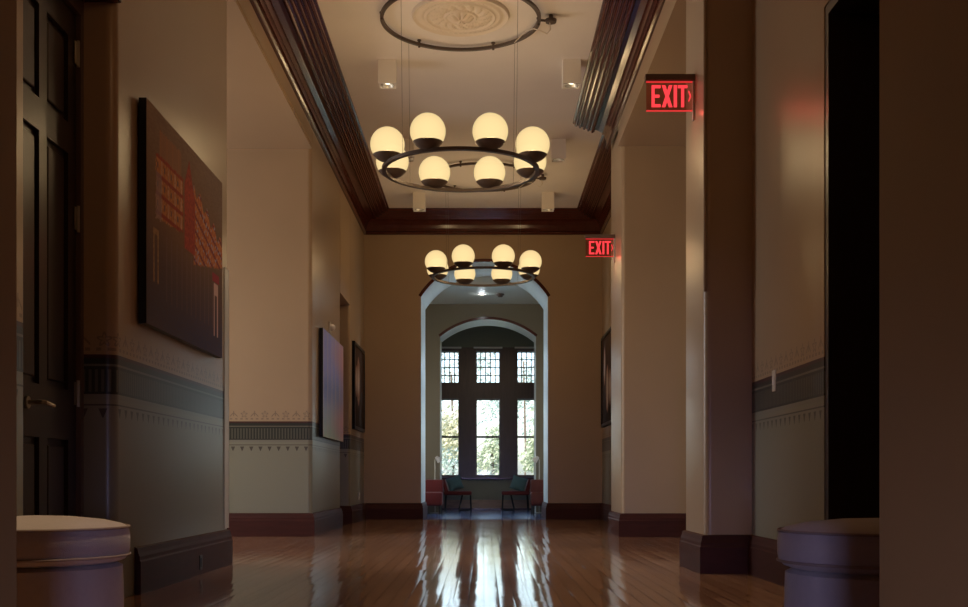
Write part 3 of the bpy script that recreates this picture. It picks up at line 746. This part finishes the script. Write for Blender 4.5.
# ------------------------------------------------------------------ seating in the bay
def cushion_mesh(wd, ht, th):
    bm = BM(); n_ = 14
    for s in (-1, 1):
        g_ = [[bm.verts.new(((i/n_-.5)*wd*(1-.06*math.sin(j/n_*PI)), s*th/2*(max(0, math.sin(i/n_*PI)*math.sin(j/n_*PI)))**.45, (j/n_-.5)*ht*(1-.06*math.sin(i/n_*PI)))) for j in range(n_+1)] for i in range(n_+1)]
        for i in range(n_):
            for j in range(n_): bm.faces.new((g_[i][j], g_[i+1][j], g_[i+1][j+1], g_[i][j+1]))
    bmesh.ops.remove_doubles(bm, verts=bm.verts, dist=1e-4); return bm
def lounge_chair(loc, s, label, clabel):    # s = +1: faces +x
    t = thing('lounge_chair', label, 'lounge chair', loc, 0, 'red lounge chairs under the bay window')
    bm = BM(); box(bm, -.29, .30, -.3, .3, .33, .415, bev=.03); obj('seat', bm, 'red', t, smooth=True)
    bm = BM(); prism(bm, [(-.33, .655), (-.27, .665), (-.19, .40), (-.27, .37)], -.29, .29, 'y'); bk = obj('backrest', bm, 'red', t)
    for y in (-.25, .25):
        bm = BM(); tube(bm, [(.27, y, .34), (.285, y, .02), (.25, y, .012), (.06, y, .012), (.03, y, .03), (.10, y, .34)], .014, 8)
        obj('leg', bm, 'black', t, smooth=True)
        bm = BM(); tube(bm, [(-.25, y, .34), (-.27, y, 0)], .013, 8); obj('leg', bm, 'black', t, smooth=True)
    t.scale = (s, 1, 1)
    # mirror by rotation so nothing is left inside out
    t.scale = (1, 1, 1); t.rotation_euler = (0, 0, 0 if s > 0 else PI)
    c = obj('throw_pillow', cushion_mesh(.33, .30, .15), 'teal', smooth=True)
    c.location = (loc[0]-s*.06, loc[1]-.05, .575); c.rotation_euler = (math.radians(-8), s*math.radians(-17), s*math.radians(20))
    tag(c, clabel, 'pillow', 'teal pillows on the lounge chairs')
lounge_chair((-.56, 24.15, 0), 1, 'left red lounge chair facing the middle below the bay window', 'teal pillow leaning on the left lounge chair')
lounge_chair((.675, 24.15, 0), -1, 'right red lounge chair facing the middle below the bay window', 'teal pillow leaning on the right lounge chair')
def armchair(loc, rz, label, m):
    t = thing('armchair', label, 'armchair', loc, rz, 'red armchairs inside the arch')
    bm = BM(); box(bm, -.31, .31, -.33, .25, .16, .42, bev=.035); obj('seat', bm, m, t, smooth=True)
    bm = BM(); box(bm, -.31, .31, .17, .31, .36, .66, bev=.035); obj('backrest', bm, m, t, smooth=True)
    for x in (-.26, .26):
        for y in (-.27, .24):
            bm = BM(); tube(bm, [(x, y, .17), (x*1.04, y*1.04, 0)], .022, 8); obj('leg', bm, 'feet', t, smooth=True)
armchair((-1.10, 21.65, 0), 0, 'red armchair half hidden behind the left side of the arch', 'red')
armchair((1.20, 21.65, 0), 0, 'red armchair half hidden behind the right side of the arch', 'red_wood')
def floor_lamp(x, y, s, label):
    t = thing('floor_lamp', label, 'floor lamp', (x, y, 0), 0, 'reading lamps by the bay arch')
    bm = BM(); lathe(bm, [(0, 0), (.10, 0), (.10, .012), (.02, .022), (0, .022)], 24); obj('base', bm, 'steel', t, smooth=True)
    bm = BM(); tube(bm, [(0, 0, .02), (0, 0, 1.05)], .009, 8); tube(bm, [(0, 0, 1.05), (s*.05, -.02, 1.07)], .008, 8); obj('pole', bm, 'steel', t, smooth=True)
    bm = BM(); lathe(bm, [(.02, .06), (.03, .055), (.06, -.05), (.055, -.05), (.02, .05)], 20)
    o_ = obj('lamp_shade', bm, 'white', t, smooth=True, loc=(s*.06, -.03, 1.06)); o_.rotation_euler = (math.radians(25), s*math.radians(-45), 0)
floor_lamp(-.955, 22.02, 1, 'slim reading lamp with white shade behind the left armchair')
floor_lamp(1.075, 22.02, -1, 'slim reading lamp with white shade behind the right armchair')

# ------------------------------------------------------------------ outside the bay window
struct(obj('ground', B(-40, 40, 25.1, 80, -.6, -.5), 'grass'))
def tree(name, x, y, h, r, m, label, n_, rnd):
    t = thing(name, label, 'tree', (x, y, -.5), 0, 'trees outside the bay window')
    bm = BM(); tube(bm, [(0, 0, 0), (.04, .02, h*.35), (-.05, .05, h*.8)], .045, 10)
    for k in range(5):
        a = rnd.random()*6.28; tube(bm, [(0, 0, h*(.25+.1*k)), (math.cos(a)*r*.6, math.sin(a)*r*.6, h*(.4+.11*k))], .012, 6)
    obj('trunk', bm, 'bark', t, smooth=True)
    bm = BM(); blobs = [(Vector((rnd.uniform(-.6, .6)*r, rnd.uniform(-.5, .5)*r, h*rnd.uniform(.22, .95))), rnd.uniform(.3, .55)*r) for _ in range(9)]
    for k in range(n_):
        c, br = rnd.choice(blobs); d = Vector((rnd.gauss(0, 1), rnd.gauss(0, 1), rnd.gauss(0, 1))).normalized()*br*rnd.random()**.4
        p = c+d; s = rnd.uniform(.05, .10)
        a = Vector((rnd.gauss(0, 1), rnd.gauss(0, 1), rnd.gauss(0, 1))).normalized(); b_ = a.orthogonal().normalized(); c2 = a.cross(b_)
        vs = [bm.verts.new(p+b_*s), bm.verts.new(p+c2*s*.55+a*s*.15), bm.verts.new(p-b_*s), bm.verts.new(p-c2*s*.55+a*s*.15)]
        bm.faces.new(vs)
    me = bpy.data.meshes.new('foliage'); bm.to_mesh(me); bm.free(); me.materials.append(M[m]); link('foliage', me, t)
rnd = random.Random(3)
tree('garden_tree', -1.5, 33.5, 3.0, 1.3, 'leaf_b', 'yellow green tree outside the left bay window', 3000, rnd)
tree('garden_tree', .3, 37.5, 2.9, 1.25, 'leaf_a', 'pale green tree outside the middle bay window', 3000, rnd)
tree('garden_tree', 2.1, 33.5, 3.5, 1.2, 'leaf_a', 'pale green tree outside the right bay window', 3000, rnd)
tree('garden_tree', -1.2, 43, 6.6, 2.2, 'leaf_c', 'tall grey green tree behind the yellow green one', 3000, rnd)
tree('garden_tree', 1.8, 50, 8, 2.3, 'leaf_c', 'tall grey green tree behind the right bay window', 3000, rnd)
